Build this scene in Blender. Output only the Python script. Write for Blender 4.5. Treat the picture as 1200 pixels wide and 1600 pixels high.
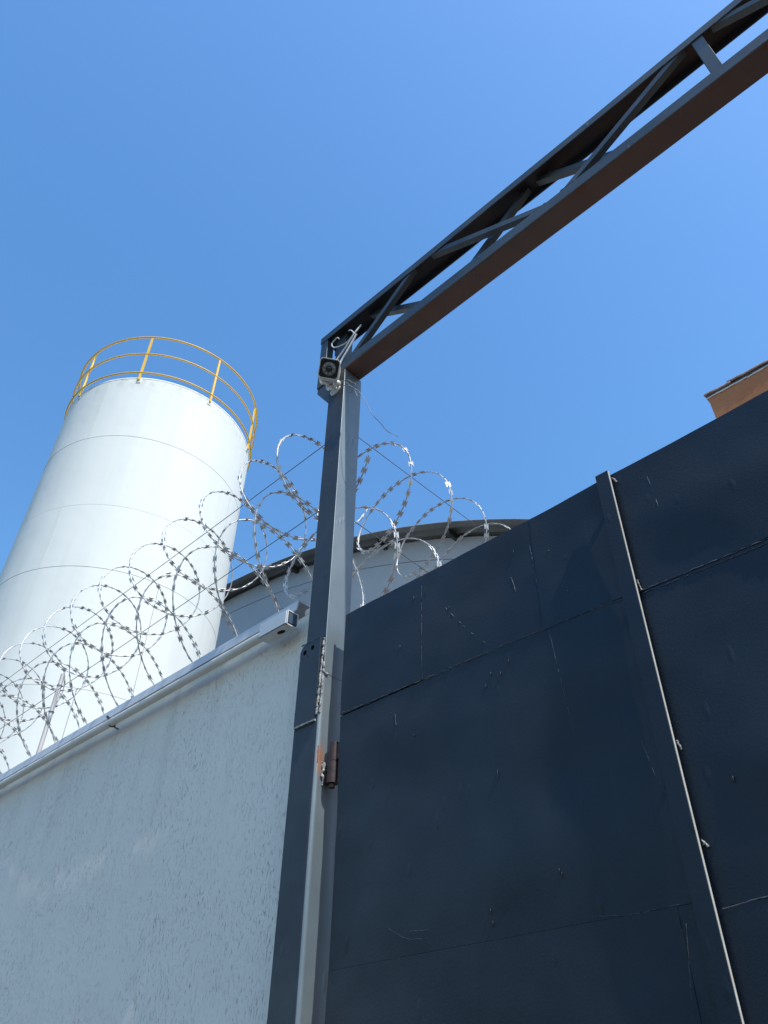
import bpy, math, random
from mathutils import Vector, Matrix, noise
random.seed(7)
PI = math.pi
H = 1.6                      # eye height: every height below is written as H + (height above the eye)
scene = bpy.context.scene
for o in list(bpy.data.objects): bpy.data.objects.remove(o, do_unlink=True)
COL = scene.collection

# ------------------------------------------------------------------ camera, sky, sun, exposure
cam_d = bpy.data.cameras.new('camera'); cam = bpy.data.objects.new('camera', cam_d); COL.objects.link(cam)
cam_d.sensor_fit = 'AUTO'; cam_d.sensor_width = 36.0; cam_d.lens = 36.0 * 1205 / 1600
cam_d.clip_start = 0.05; cam_d.clip_end = 2000
right = Vector((0.72475, 0.68890, 0.01219)); up = Vector((0.44205, -0.47849, 0.75871)); fwd = Vector((-0.52851, 0.54449, 0.65132))
Mc = Matrix((right, up, -fwd)).transposed().to_4x4(); Mc.translation = Vector((0, 0, H)); cam.matrix_world = Mc
scene.camera = cam
scene.render.resolution_x = 768; scene.render.resolution_y = 1024

SUN = Vector((0.658, -0.0625, 1.0)).normalized()           # direction towards the sun
SUN_EL = math.asin(SUN.z); SUN_AZ = math.atan2(SUN.x, SUN.y)
world = bpy.data.worlds.new('World'); scene.world = world; world.use_nodes = True
wn = world.node_tree.nodes; wl = world.node_tree.links
sky = wn.new('ShaderNodeTexSky'); sky.sky_type = 'NISHITA'; sky.sun_disc = False
sky.sun_elevation = SUN_EL; sky.sun_rotation = SUN_AZ
sky.altitude = 0; sky.air_density = 1.7; sky.dust_density = 1.4; sky.ozone_density = 8.0
bg = wn['Background']; bg.inputs['Strength'].default_value = 0.15
hs = wn.new('ShaderNodeHueSaturation'); hs.inputs['Saturation'].default_value = 1.16
wl.new(sky.outputs[0], hs.inputs['Color']); wl.new(hs.outputs[0], bg.inputs['Color'])
sun_d = bpy.data.lights.new('sun', 'SUN'); sun_d.energy = 3.1; sun_d.angle = math.radians(0.53); sun_d.color = (1.0, 0.975, 0.93)
sun = bpy.data.objects.new('sun', sun_d); COL.objects.link(sun)
sun.rotation_euler = SUN.to_track_quat('Z', 'Y').to_euler(); sun.location = SUN * 40
scene.view_settings.view_transform = 'Standard'; scene.view_settings.look = 'None'
scene.view_settings.gamma = 1.0; scene.view_settings.exposure = 0.55; scene.view_settings.use_curve_mapping = False
scene.render.engine = 'CYCLES'

# ------------------------------------------------------------------ materials
def mat(name, base, rough=0.5, metal=0.0, spec=0.5):
    m = bpy.data.materials.new(name); m.use_nodes = True
    b = m.node_tree.nodes['Principled BSDF']
    b.inputs['Base Color'].default_value = (*base, 1); b.inputs['Roughness'].default_value = rough
    b.inputs['Metallic'].default_value = metal; b.inputs['Specular IOR Level'].default_value = spec
    return m
class NT:
    """small node helper around one material"""
    def __init__(s, m): s.m = m; s.n = m.node_tree.nodes; s.l = m.node_tree.links; s.b = s.n['Principled BSDF']
    def coord(s, scale=(1, 1, 1), rot=(0, 0, 0), kind='Object'):
        t = s.n.new('ShaderNodeTexCoord'); p = s.n.new('ShaderNodeMapping'); p.inputs['Scale'].default_value = scale; p.inputs['Rotation'].default_value = rot
        s.l.new(t.outputs[kind], p.inputs['Vector']); return p.outputs[0]
    def noise(s, vec, scale, detail=4, rough=0.55, dist=0.0):
        t = s.n.new('ShaderNodeTexNoise'); t.inputs['Scale'].default_value = scale; t.inputs['Detail'].default_value = detail
        t.inputs['Roughness'].default_value = rough; t.inputs['Distortion'].default_value = dist
        s.l.new(vec, t.inputs['Vector']); return t.outputs['Fac']
    def voro(s, vec, scale, feat='F1'):
        t = s.n.new('ShaderNodeTexVoronoi'); t.feature = feat; t.inputs['Scale'].default_value = scale
        s.l.new(vec, t.inputs['Vector']); return t.outputs['Distance']
    def ramp(s, fac, *stops):
        r = s.n.new('ShaderNodeValToRGB'); e = r.color_ramp.elements
        while len(e) > 2: e.remove(e[-1])
        for i, (p, c) in enumerate(stops):
            if i >= 2: e.new(p)
            e[i].position = p; e[i].color = (*c, 1) if len(c) == 3 else c
        s.l.new(fac, r.inputs['Fac']); return r.outputs['Color']
    def val(s, fac, a, b, lo=0.0, hi=1.0):
        r = s.n.new('ShaderNodeMapRange'); r.clamp = True
        r.inputs['From Min'].default_value = a; r.inputs['From Max'].default_value = b
        r.inputs['To Min'].default_value = lo; r.inputs['To Max'].default_value = hi
        s.l.new(fac, r.inputs['Value']); return r.outputs['Result']
    def math(s, op, a, b):
        r = s.n.new('ShaderNodeMath'); r.operation = op
        for i, v in enumerate((a, b)):
            if isinstance(v, (int, float)): r.inputs[i].default_value = v
            else: s.l.new(v, r.inputs[i])
        return r.outputs[0]
    def mix(s, fac, a, b, mode='MIX'):
        r = s.n.new('ShaderNodeMix'); r.data_type = 'RGBA'; r.blend_type = mode
        for i, v in ((0, fac), (6, a), (7, b)):
            if isinstance(v, (int, float)): r.inputs[i].default_value = v
            elif isinstance(v, tuple): r.inputs[i].default_value = (*v, 1)
            else: s.l.new(v, r.inputs[i])
        return r.outputs[2]
    def bump(s, h, strength, dist, prev=None):
        r = s.n.new('ShaderNodeBump'); r.inputs['Strength'].default_value = strength; r.inputs['Distance'].default_value = dist
        s.l.new(h, r.inputs['Height'])
        if prev is not None: s.l.new(prev, r.inputs['Normal'])
        return r.outputs[0]
    def to(s, out, name): s.l.new(out, s.b.inputs[name])

def navy_paint(name, base, alt, rough=(0.38, 0.55), rust=0.0, spec=0.6, peel=0.0006, sheen_metal=0.0, cloud=False, spot=None, dust=0.0):
    m = mat(name, base, 0.45, sheen_metal, spec); t = NT(m); v = t.coord()
    big = t.noise(v, 2.2, 4, 0.6); med = t.noise(v, 14, 5, 0.6); streak = t.noise(t.coord((18, 18, 1.2)), 1.0, 4, 0.6)
    col = t.mix(t.val(big, .35, .7), base, alt)
    col = t.mix(t.val(streak, .62, .82, 0, .35), col, tuple(c * 1.9 + .01 for c in base))
    if cloud: col = t.mix(t.val(t.noise(t.coord((1, 1, .8)), 1.9, 3, .5, .6), .50, .74, 0, .6), col, (.020, .028, .038))
    if rust > 0:
        r = t.noise(v, 9, 8, 0.72); col = t.mix(t.val(r, .66 - rust * .1, .74 - rust * .1), col, (.11, .036, .016))
    if spot:                                        # one rusted patch where the hinge was welded on
        vs_ = t.n.new('ShaderNodeVectorMath'); vs_.operation = 'SUBTRACT'; tc_ = t.n.new('ShaderNodeTexCoord'); t.l.new(tc_.outputs['Object'], vs_.inputs[0]); vs_.inputs[1].default_value = spot[0]
        vd = t.n.new('ShaderNodeVectorMath'); vd.operation = 'DIVIDE'; t.l.new(vs_.outputs[0], vd.inputs[0]); vd.inputs[1].default_value = spot[1]
        vl = t.n.new('ShaderNodeVectorMath'); vl.operation = 'LENGTH'; t.l.new(vd.outputs[0], vl.inputs[0])
        d_ = t.math('ADD', vl.outputs['Value'], t.val(t.noise(v, 60, 4, .7), .3, .7, -.45, .45))
        col = t.mix(t.val(d_, .7, 1.15, .75, 0), col, (.40, .175, .085))
    spk = t.voro(v, 55); chips = t.math('MULTIPLY', t.val(spk, .015, .04, 1, 0), t.val(t.noise(v, 5, 3), .58, .63))
    col = t.mix(t.math('MULTIPLY', chips, .35), col, (.30, .29, .27))
    if dust > 0:                                    # thin film of road dust: shows where the sun rakes across the sheet
        t.to(t.val(t.noise(t.coord((1, 1, .7)), 2.3, 4, .6, .5), .3, .72, dust * .35, dust), 'Sheen Weight'); t.b.inputs['Sheen Roughness'].default_value = .45; t.b.inputs['Sheen Tint'].default_value = (.85, .83, .78, 1)
    t.to(col, 'Base Color'); t.to(t.val(t.noise(v, 3.1, 5, .62) if cloud else med, .3, .72, *rough), 'Roughness')
    b1 = t.bump(t.noise(v, 3.5, 2, 0.5), .5, .009)
    b2 = t.bump(t.noise(v, 130, 5, 0.7), .5, peel, b1)
    drips = t.math('MULTIPLY', t.val(t.voro(t.coord((1, 1, .35)), 22), .03, .2, 1, 0), t.val(t.noise(v, 4.3, 2), .5, .58))
    t.to(t.bump(drips, .5, .004, b2), 'Normal')
    return m
M = {}
M['navy'] = navy_paint('navy_gate_paint', (.0020, .0085, .0185), (.0045, .0125, .023), rough=(.34, .56), spec=.36, peel=.0011, cloud=True, dust=.22)
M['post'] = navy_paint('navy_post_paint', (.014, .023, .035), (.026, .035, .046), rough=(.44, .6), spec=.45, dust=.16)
M['postside'] = navy_paint('sunlit_side_post_paint', (.145, .190, .212), (.20, .235, .25), rough=(.52, .62), spec=.6, sheen_metal=.55, spot=((-1.722, 1.514, H + .955), (.4, .016, .062)))  # base colour lightened to look sunlit, plus the rust patch by the hinge
M['truss'] = navy_paint('navy_truss_paint', (.022, .036, .052), (.075, .085, .088), rough=(.42, .6), rust=.35)
M['oxide'] = navy_paint('red_oxide_underside', (.125, .070, .052), (.075, .056, .054), rough=(.55, .7), rust=.55, spec=.4)
M['topunder'] = navy_paint('dark_underside', (.022, .026, .034), (.060, .036, .026), rough=(.55, .7), rust=.6, spec=.3)
M['weld'] = navy_paint('weld_bead_paint', (.030, .040, .052), (.075, .078, .078), rough=(.5, .7), rust=.4, peel=.002)
M['filler'] = navy_paint('cracked_filler', (.060, .056, .050), (.27, .21, .14), rough=(.6, .8), rust=.3, peel=.002)

WT = H + 1.60
def m_plaster():
    m = mat('grooved_plaster', (.46, .48, .49), .85, 0, .25); t = NT(m); v = t.coord()
    cloud = t.noise(v, 1.1, 4, .6); fine = t.noise(v, 60, 4, .6)
    col = t.mix(t.val(cloud, .3, .75), (.735, .695, .615), (.80, .755, .665))
    gv = t.coord((1, 1, .16)); g1 = t.noise(gv, 300, 4, .6, .5); g2 = t.noise(gv, 150, 4, .6, .8); patch = t.noise(v, 2.6, 4, .65)
    groove = t.math('MULTIPLY', t.val(g1, .60, .72), t.val(patch, .34, .60, .2, 1))
    groove2 = t.math('MULTIPLY', t.val(g2, .65, .74), t.val(patch, .42, .62, 0, 1))
    gr = t.math('MAXIMUM', groove, groove2)
    col = t.mix(t.math('MULTIPLY', gr, .27), col, (.17, .18, .20))
    sx = t.n.new('ShaderNodeSeparateXYZ'); tc = t.n.new('ShaderNodeTexCoord'); t.l.new(tc.outputs['Object'], sx.inputs[0])
    run = t.math('MULTIPLY', t.val(t.noise(t.coord((9, 9, .5)), 1.0, 5, .65), .48, .72), t.val(sx.outputs[2], WT - 1.1, WT))      # rain runs below the coping
    col = t.mix(t.math('MULTIPLY', run, .38), col, (.36, .345, .31))
    t.to(col, 'Base Color')
    b1 = t.bump(t.noise(v, 18, 4, .6), .5, .004); b2 = t.bump(fine, .4, .0015, b1)
    t.to(t.bump(t.math('SUBTRACT', 1.0, gr), 1.0, .0035, b2), 'Normal'); return m
M['plaster'] = m_plaster()
def m_simple(name, a, b, scale, rough, metal=0, spec=.5, bump=(60, .3, .0006), stretch=(1, 1, 1)):
    m = mat(name, a, rough, metal, spec); t = NT(m); v = t.coord(stretch)
    t.to(t.mix(t.val(t.noise(v, scale, 5, .6), .35, .68), a, b), 'Base Color')
    t.to(t.val(t.noise(t.coord(), scale * 2.3, 4, .6), .3, .7, rough * .85, min(1, rough * 1.15)), 'Roughness')
    t.to(t.bump(t.noise(t.coord(), bump[0], 4, .6), bump[1], bump[2]), 'Normal'); return m
M['coping'] = m_simple('painted_coping', (.50, .53, .56), (.58, .60, .62), 6, .6)
M['pvc'] = m_simple('aged_pvc', (.66, .63, .56), (.74, .72, .67), 9, .45)
M['boxgrey'] = m_simple('conduit_box_plastic', (.62, .63, .62), (.70, .70, .68), 20, .5)
M['blueplug'] = m_simple('blue_plug', (.03, .06, .10), (.06, .09, .13), 40, .5)
M['dark'] = m_simple('dark_void', (.008, .008, .009), (.014, .013, .012), 30, .8)
M['razor'] = m_simple('galvanised_tape', (.48, .47, .45), (.60, .59, .565), 50, .42, .45)
M['wire'] = m_simple('weathered_wire', (.10, .10, .105), (.17, .165, .16), 40, .55, .4)
M['tube'] = m_simple('rusting_tube', (.58, .57, .56), (.50, .44, .40), 14, .6, .1)
M['hinge'] = m_simple('rusty_hinge_steel', (.034, .026, .024), (.095, .044, .028), 45, .45, .3, .5, (160, .6, .001))
M['edge'] = m_simple('pale_edge', (.60, .57, .50), (.50, .46, .39), 30, .5)
M['rust'] = m_simple('bare_rust', (.36, .19, .12), (.20, .11, .075), 70, .8, 0, .2, (150, .7, .002))
M['spatter'] = m_simple('weld_slag', (.42, .41, .38), (.08, .08, .08), 60, .6, .2, .5, (220, .8, .002))
def m_silo():
    m = mat('silo_white_paint', (.66, .68, .63), .75, 0, .2); t = NT(m); v = t.coord()
    st = t.noise(t.coord((3.2, 3.2, .22)), 1.0, 6, .62); cl = t.noise(v, .5, 4, .6); chips = t.noise(t.coord((2.2, 2.2, 1.4)), 3.5, 7, .7)
    col = t.mix(t.val(st, .45, .78, 0, .55), (.75, .76, .70), (.60, .61, .565))
    col = t.mix(t.val(cl, .4, .7, 0, .5), col, (.76, .77, .71))
    z = t.n.new('ShaderNodeSeparateXYZ'); tc = t.n.new('ShaderNodeTexCoord'); t.l.new(tc.outputs['Object'], z.inputs[0])
    edge = t.val(z.outputs[2], 10.2, 10.5)          # flaking paint along the top rim
    col = t.mix(t.math('MULTIPLY', edge, t.val(chips, .50, .58, 0, .5)), col, (.50, .51, .48))
    t.to(col, 'Base Color'); t.to(t.val(cl, .3, .7, .68, .85), 'Roughness')
    t.to(t.bump(t.noise(v, 1.3, 3, .5), .25, .05), 'Normal'); return m
M['silo'] = m_silo()
M['siloseam'] = m_simple('silo_seam_grey', (.24, .25, .25), (.36, .37, .36), 5, .8)
M['yellow'] = m_simple('yellow_rail_paint', (.86, .52, .05), (.78, .45, .04), 2, .5, 0, .4, (2, .02, .0002))
M['whitecam'] = m_simple('camera_white_plastic', (.76, .76, .73), (.70, .70, .66), 30, .38)
M['camface'] = mat('camera_black_glass', (.006, .006, .008), .12, 0, .6)
M['camring'] = m_simple('camera_reflector_grey', (.13, .13, .13), (.19, .19, .19), 60, .4)
M['led'] = mat('infrared_led_lens', (.42, .42, .40), .2, 0, .6)
M['lens'] = mat('camera_lens_glass', (.012, .013, .02), .06, 0, .8)
M['cable'] = m_simple('white_cable_jacket', (.66, .66, .63), (.56, .56, .53), 40, .5)
M['greycable'] = m_simple('grey_cable_jacket', (.30, .31, .32), (.24, .24, .25), 40, .55)
M['shedwall'] = m_simple('shed_render', (.42, .44, .46), (.47, .485, .50), .8, .85, 0, .2, (9, .3, .01))
M['shedroof'] = m_simple('fibre_cement_roof', (.22, .22, .21), (.15, .15, .145), 1.2, .9, 0, .2, (14, .3, .004))
M['timber_gap'] = m_simple('dark_purlin_and_gap_shade', (.045, .045, .045), (.07, .065, .06), 4, .8)
M['ochre'] = m_simple('ochre_render', (.46, .185, .085), (.52, .215, .10), 1.3, .85, 0, .2, (12, .3, .006))
M['tile'] = m_simple('weathered_clay_tile', (.36, .21, .17), (.52, .42, .37), 7, .85, 0, .2, (25, .5, .006))
M['mortar'] = m_simple('pale_mortar', (.60, .52, .44), (.68, .62, .55), 12, .9)
def m_ground():
    m = mat('worn_paving', (.15, .13, .10), .9, 0, .2); t = NT(m); v = t.coord()
    t.to(t.mix(t.val(t.noise(v, .6, 6, .6), .3, .7), (.070, .064, .056), (.095, .086, .076)), 'Base Color')
    t.to(t.bump(t.noise(v, 40, 5, .7), .5, .004), 'Normal'); return m
M['ground'] = m_ground()
M['asphalt'] = m_simple('asphalt', (.050, .050, .051), (.068, .066, .064), 3, .9, 0, .3, (90, .7, .004))

# ------------------------------------------------------------------ mesh helpers
class MB:
    def __init__(s): s.v = []; s.f = []; s.mi = []; s.smooth = []
    def add(s, vs, fs, mi=0, smooth=False):
        n = len(s.v); s.v += [tuple(p) for p in vs]
        for f in fs: s.f.append([i + n for i in f]); s.mi.append(mi); s.smooth.append(smooth)
    def box(s, a, b, mi=0):
        x0, y0, z0 = a; x1, y1, z1 = b
        s.add([(x0,y0,z0),(x1,y0,z0),(x1,y1,z0),(x0,y1,z0),(x0,y0,z1),(x1,y0,z1),(x1,y1,z1),(x0,y1,z1)],
              [(0,3,2,1),(4,5,6,7),(0,1,5,4),(1,2,6,5),(2,3,7,6),(3,0,4,7)], mi)
    def prism(s, poly, ext, mi=0, smooth=False):
        """poly: list of 3-D points in order; ext: extrusion vector"""
        e = Vector(ext); n = len(poly); p = [Vector(q) for q in poly]
        s.add(p + [q + e for q in p], [tuple(range(n - 1, -1, -1)), tuple(range(n, 2 * n))], mi)
        s.add(p + [q + e for q in p], [(i, (i + 1) % n, n + (i + 1) % n, n + i) for i in range(n)], mi, smooth)
    def bar(s, a, b, w, h, up=(0, 0, 1), mi=0):
        a = Vector(a); b = Vector(b); d = (b - a).normalized(); r = d.cross(Vector(up)).normalized(); u = r.cross(d)
        c = [(-w/2,-h/2),(w/2,-h/2),(w/2,h/2),(-w/2,h/2)]
        s.prism([a + r * x + u * y for x, y in c], b - a, mi)
    def tube(s, pts, r, n=8, closed=False, mi=0, caps=True):
        pts = [Vector(p) for p in pts]; m = len(pts); base = len(s.v)
        prev = None; vs = []
        for i, p in enumerate(pts):
            if closed: d = pts[(i + 1) % m] - pts[i - 1]
            else: d = pts[min(i + 1, m - 1)] - pts[max(i - 1, 0)]
            d.normalize()
            if prev is None: u = d.orthogonal().normalized()
            else: u = (prev - d * prev.dot(d)).normalized()
            prev = u; w = d.cross(u); rr = r(i / max(1, m - 1)) if callable(r) else r
            vs += [p + (u * math.cos(2 * PI * k / n) + w * math.sin(2 * PI * k / n)) * rr for k in range(n)]
        fs = []
        for i in range(m if closed else m - 1):
            j = (i + 1) % m
            fs += [(i*n + k, i*n + (k+1) % n, j*n + (k+1) % n, j*n + k) for k in range(n)]
        s.add(vs, fs, mi, True)
        if caps and not closed:
            s.add(vs[:n], [tuple(range(n - 1, -1, -1))], mi); s.add(vs[-n:], [tuple(range(n))], mi)
    def lathe(s, prof, c, axis, n=24, a0=0, a1=2 * PI, mi=0, smooth=True):
        """prof: (radius, distance along axis) list around point c"""
        ax = Vector(axis).normalized(); u = ax.orthogonal().normalized(); w = ax.cross(u); c = Vector(c)
        full = abs(a1 - a0 - 2 * PI) < 1e-6; cols = n if full else n + 1; k = len(prof); vs = []
        for i in range(cols):
            a = a0 + (a1 - a0) * i / n
            for r, h in prof: vs.append(c + ax * h + (u * math.cos(a) + w * math.sin(a)) * r)
        fs = []
        for i in range(n):
            j = (i + 1) % cols
            for q in range(k - 1): fs.append((i*k + q, j*k + q, j*k + q + 1, i*k + q + 1))
        s.add(vs, fs, mi, smooth)
    def build(s, name, mats, parent=None, bevel=0.0, loc=None):
        me = bpy.data.meshes.new(name)
        vs = s.v if loc is None else [tuple(Vector(p) - Vector(loc)) for p in s.v]
        me.from_pydata(vs, [], s.f); me.validate(); 
        for i, p in enumerate(me.polygons): p.material_index = s.mi[i]; p.use_smooth = s.smooth[i]
        for m in (mats if isinstance(mats, (list, tuple)) else [mats]): me.materials.append(M[m] if isinstance(m, str) else m)
        me.update()
        o = bpy.data.objects.new(name, me); COL.objects.link(o)
        if parent is not None: o.parent = parent
        if loc is not None: o.location = loc
        if bevel > 0:
            b = o.modifiers.new('bevel', 'BEVEL'); b.width = bevel; b.segments = 2; b.limit_method = 'ANGLE'
        return o
def tag(o, label, cat, group=None, kind=None):
    if label: o['label'] = label
    if cat: o['category'] = cat
    if group: o['group'] = group
    if kind: o['kind'] = kind
    return o
def thing(name, label, cat, group=None):
    o = bpy.data.objects.new(name, None); COL.objects.link(o); o.empty_display_size = .1
    return tag(o, label, cat, group)
def spline(pts, n=10):
    P = [Vector(p) for p in pts]; P = [P[0] * 2 - P[1]] + P + [P[-1] * 2 - P[-2]]; out = []
    for i in range(1, len(P) - 2):
        for k in range(n):
            t = k / n; a, b, c, d = P[i-1], P[i], P[i+1], P[i+2]
            out.append(.5 * ((2*b) + (c-a)*t + (2*a-5*b+4*c-d)*t*t + (3*b-a-3*c+d)*t**3))
    out.append(P[-2]); return out
def fbm(x, y, z, s): return noise.fractal(Vector((x * s, y * s, z * s)), 1.0, 2.0, 4)

# ------------------------------------------------------------------ ground
g = MB(); g.add([(-900,-900,0),(900,-900,0),(900,900,0),(-900,900,0)], [(0,1,2,3)])
tag(g.build('ground', 'ground'), None, None, kind='structure')
g = MB(); g.add([(-900,-9,.004),(900,-9,.004),(900,-3.2,.004),(-900,-3.2,.004)], [(0,1,2,3)])
tag(g.build('road', 'asphalt'), None, None, kind='structure')

# ------------------------------------------------------------------ boundary wall on the left, with its return behind the gate
WALL_YAW = math.radians(-0.6)
def wp(x, y, z):                     # the wall runs a touch off the line of the gate
    p = Vector((x + 1.83, y - 1.55, 0)); p.rotate(Matrix.Rotation(WALL_YAW, 3, 'Z')); return Vector((p.x - 1.83, p.y + 1.55, z))
wall = thing('boundary_wall', 'long grooved grey plaster wall with painted coping left of the post', 'wall')
m = MB(); nx, nz = 330, 150; x0, x1 = -8.4, -1.79
vs = []
for i in range(nx + 1):
    x = x0 + (x1 - x0) * i / nx
    for k in range(nz + 1):
        z = WT * k / nz
        d = .004 * fbm(x, 0, z, 1.1) + .0016 * fbm(x, 3, z, 7) + .064 * math.exp(-((x + 4.24) / .27) ** 2 - ((z - H - .62) / .42) ** 2) * (1 + .22 * fbm(x * 2.2, 5, z * .5, 4))
        vs.append(wp(x, 1.572 - d, z))
fs = [(i*(nz+1)+k, (i+1)*(nz+1)+k, (i+1)*(nz+1)+k+1, i*(nz+1)+k+1) for i in range(nx) for k in range(nz)]
m.add(vs, fs, 0, True)
m.add([wp(x0,1.582,0),wp(x1,1.582,0),wp(x1,1.72,0),wp(x0,1.72,0),wp(x0,1.582,WT),wp(x1,1.582,WT),wp(x1,1.72,WT),wp(x0,1.72,WT)],
      [(4,5,6,7),(1,2,6,5),(2,3,7,6),(3,0,4,7)])
m.build('plaster_face', 'plaster', wall)
m = MB()
sec = [(1.5345,1.616),(1.5405,1.660),(1.544,1.665),(1.72,1.672),(1.737,1.668),(1.737,1.600),(1.733,1.600),(1.733,1.662),(1.548,1.657),(1.5395,1.616)]
n = len(sec); L = [wp(-8.4, y, H + z) for y, z in sec]; R_ = [wp(-1.945, y, H + z) for y, z in sec]
m.add(L + R_, [tuple(range(n)), tuple(range(2*n-1, n-1, -1))] + [(i, n + i, n + (i+1) % n, (i+1) % n) for i in range(n)])
m.build('coping', 'coping', wall)
m = MB(); m.box((-1.944, 1.575, WT + .001), (-1.83, 1.74, WT + .032)); o = m.build('mortar_cap', 'plaster', wall, .008)

side = thing('boundary_wall', 'plaster wall running back from the post behind the navy gate under two wire coils', 'wall')
m = MB(); m.box((-1.98, 1.745, 0), (-1.80, 9.5, WT)); m.build('plaster_face', 'plaster', side)
m = MB(); m.box((-1.995, 1.745, WT + .001), (-1.785, 9.5, WT + .06)); m.build('coping', 'coping', side, .004)

# ------------------------------------------------------------------ conduit along the coping
pipe = thing('conduit_pipe', 'thin off white conduit pipe running just below the wall coping', 'pipe')
m = MB(); pts = []
for i in range(81):
    x = -8.3 + (8.3 - 2.07) * i / 80
    sag = .004 * math.sin((x + 2.07) * PI / 1.13) - (.004 * math.sin(min(1, max(0, (-x - 3.0) / 1.4)) * PI))
    pts.append(wp(x, 1.518 + sag * .7, H + 1.562 + .003 * math.sin(x * 2.9)))
m.tube(pts, .0185, 14); m.build('pipe', 'pvc', pipe)
for x in (-3.21, -4.9, -6.6):
    s = MB(); c = wp(x, 1.518, H + 1.562)
    s.tube([c + Vector((0, .0205*math.cos(a), .0205*math.sin(a))) for a in [math.radians(t) for t in range(-120, 121, 20)]][::-1] , .004, 6)
    s.tube([c + Vector((0, -.019, .012)), c + Vector((.002, -.032, .018))], .0055, 8)
    s.tube([c + Vector((.006, .010, -.019)), c + Vector((.006, .036, -.024))], .004, 6)
    s.build('strap', 'wire', pipe)
box = thing('conduit_box', 'white conduit junction box at the end of the pipe beside the post', 'box')
m = MB()
bx0, bx1, by0, by1, bz0, bz1 = -2.085, -1.925, 1.482, 1.535, H + 1.520, H + 1.582
# body open at its right-hand end, round knockout underneath
m.box((bx0, by0, bz1 - .004), (bx1, by1, bz1)); m.box((bx0, by0, bz0 + .001), (bx1, by0 + .004, bz1 - .0045)); m.box((bx0, by1 - .004, bz0 + .001), (bx1, by1, bz1 - .0045))
m.box((bx0, by0 + .0045, bz0 + .001), (bx0 + .004, by1 - .0045, bz1 - .0045))
hc = (-1.985, (by0 + by1) / 2); N = 24; ring_i = []; ring_o = []
for k in range(N):
    a = 2 * PI * k / N; ca, sa = math.cos(a), math.sin(a)
    ring_i.append((hc[0] + .021 * ca, hc[1] + .011 * sa, bz0))
    hx = (bx1 - hc[0]) if ca > 0 else (hc[0] - bx0); hy = (by1 - by0) / 2
    tt = min(hx / abs(ca) if abs(ca) > 1e-6 else 1e9, hy / abs(sa) if abs(sa) > 1e-6 else 1e9)
    ring_o.append((hc[0] + tt * ca, hc[1] + tt * sa, bz0))
vs = ring_i + ring_o + [(x, y, z + .004) for x, y, z in ring_i]
m.add(vs, [(k, (k+1) % N, N + (k+1) % N, N + k) for k in range(N)] + [(2*N + k, 2*N + (k+1) % N, (k+1) % N, k) for k in range(N)])
m.add([(bx0, by0, bz0),(bx1, by0, bz0),(bx1, by1, bz0),(bx0, by1, bz0),(bx0, by0, bz0 + .004),(bx1, by0, bz0 + .004),(bx1, by1, bz0 + .004),(bx0, by1, bz0 + .004)], [(0,1,5,4),(1,2,6,5),(2,3,7,6),(3,0,4,7)])
m.build('body', 'boxgrey', box)
s = MB(); s.box((bx0 + .02, by0 + .006, bz0 + .006), (bx1 - .014, by1 - .006, bz0 + .012)); s.build('inner_shade', 'dark', box)  # near-black slab stands in for the shade inside the knockout
s = MB(); s.box((bx1 - .006, by0 + .005, bz0 + .012), (bx1 - .002, by1 - .005, bz1 - .006)); s.build('blue_plug', 'blueplug', box)
s = MB(); s.tube([(bx0 - .022, 1.518, H + 1.562), (bx0 + .002, 1.518, H + 1.562)], .0215, 14); s.build('collar', 'boxgrey', box)
# lid proud of the body front
s = MB(); s.box((bx0 + .004, by0 - .0035, bz0 + .003), (bx1 - .004, by0 - .0005, bz1 - .003)); s.build('lid', 'boxgrey', box, .001)

# ------------------------------------------------------------------ gate post
def side_mat(o):  # right-hand faces get the paint with sunlight put into its colour
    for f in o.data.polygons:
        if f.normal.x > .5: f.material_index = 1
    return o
def make_post(label, flip=False):
    p = thing('gate_post', label, 'post', 'posts carrying the truss over the gate')
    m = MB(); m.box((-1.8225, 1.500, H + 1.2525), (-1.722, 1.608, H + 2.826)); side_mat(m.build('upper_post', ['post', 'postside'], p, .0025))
    # lower post: folded channel with a generous outer bend towards the gate
    r = .016; cxr, cyr = -1.722 - r, 1.492 + r
    prof = [(-1.836, 1.492)] + [(cxr + r * math.sin(a), cyr - r * math.cos(a)) for a in [i * PI / 2 / 8 for i in range(9)]] + [(-1.722, 1.612), (-1.836, 1.612)]
    m = MB(); n = len(prof); lo = [(x, y, 0) for x, y in prof]; hi = [(x, y, H + 1.252) for x, y in prof]
    m.add(lo + hi, [(i, (i+1) % n, n + (i+1) % n, n + i) for i in range(1, n - 3)], 0, True)
    m.add(lo + hi, [(0, 1, n + 1, n)] + [(i, (i+1) % n, n + (i+1) % n, n + i) for i in range(n - 3, n)] + [tuple(range(n, 2*n))])
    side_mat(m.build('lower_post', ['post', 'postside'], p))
    return p
post = make_post('tall dark navy steel gate post with a splice plate and camera near its top')
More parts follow.
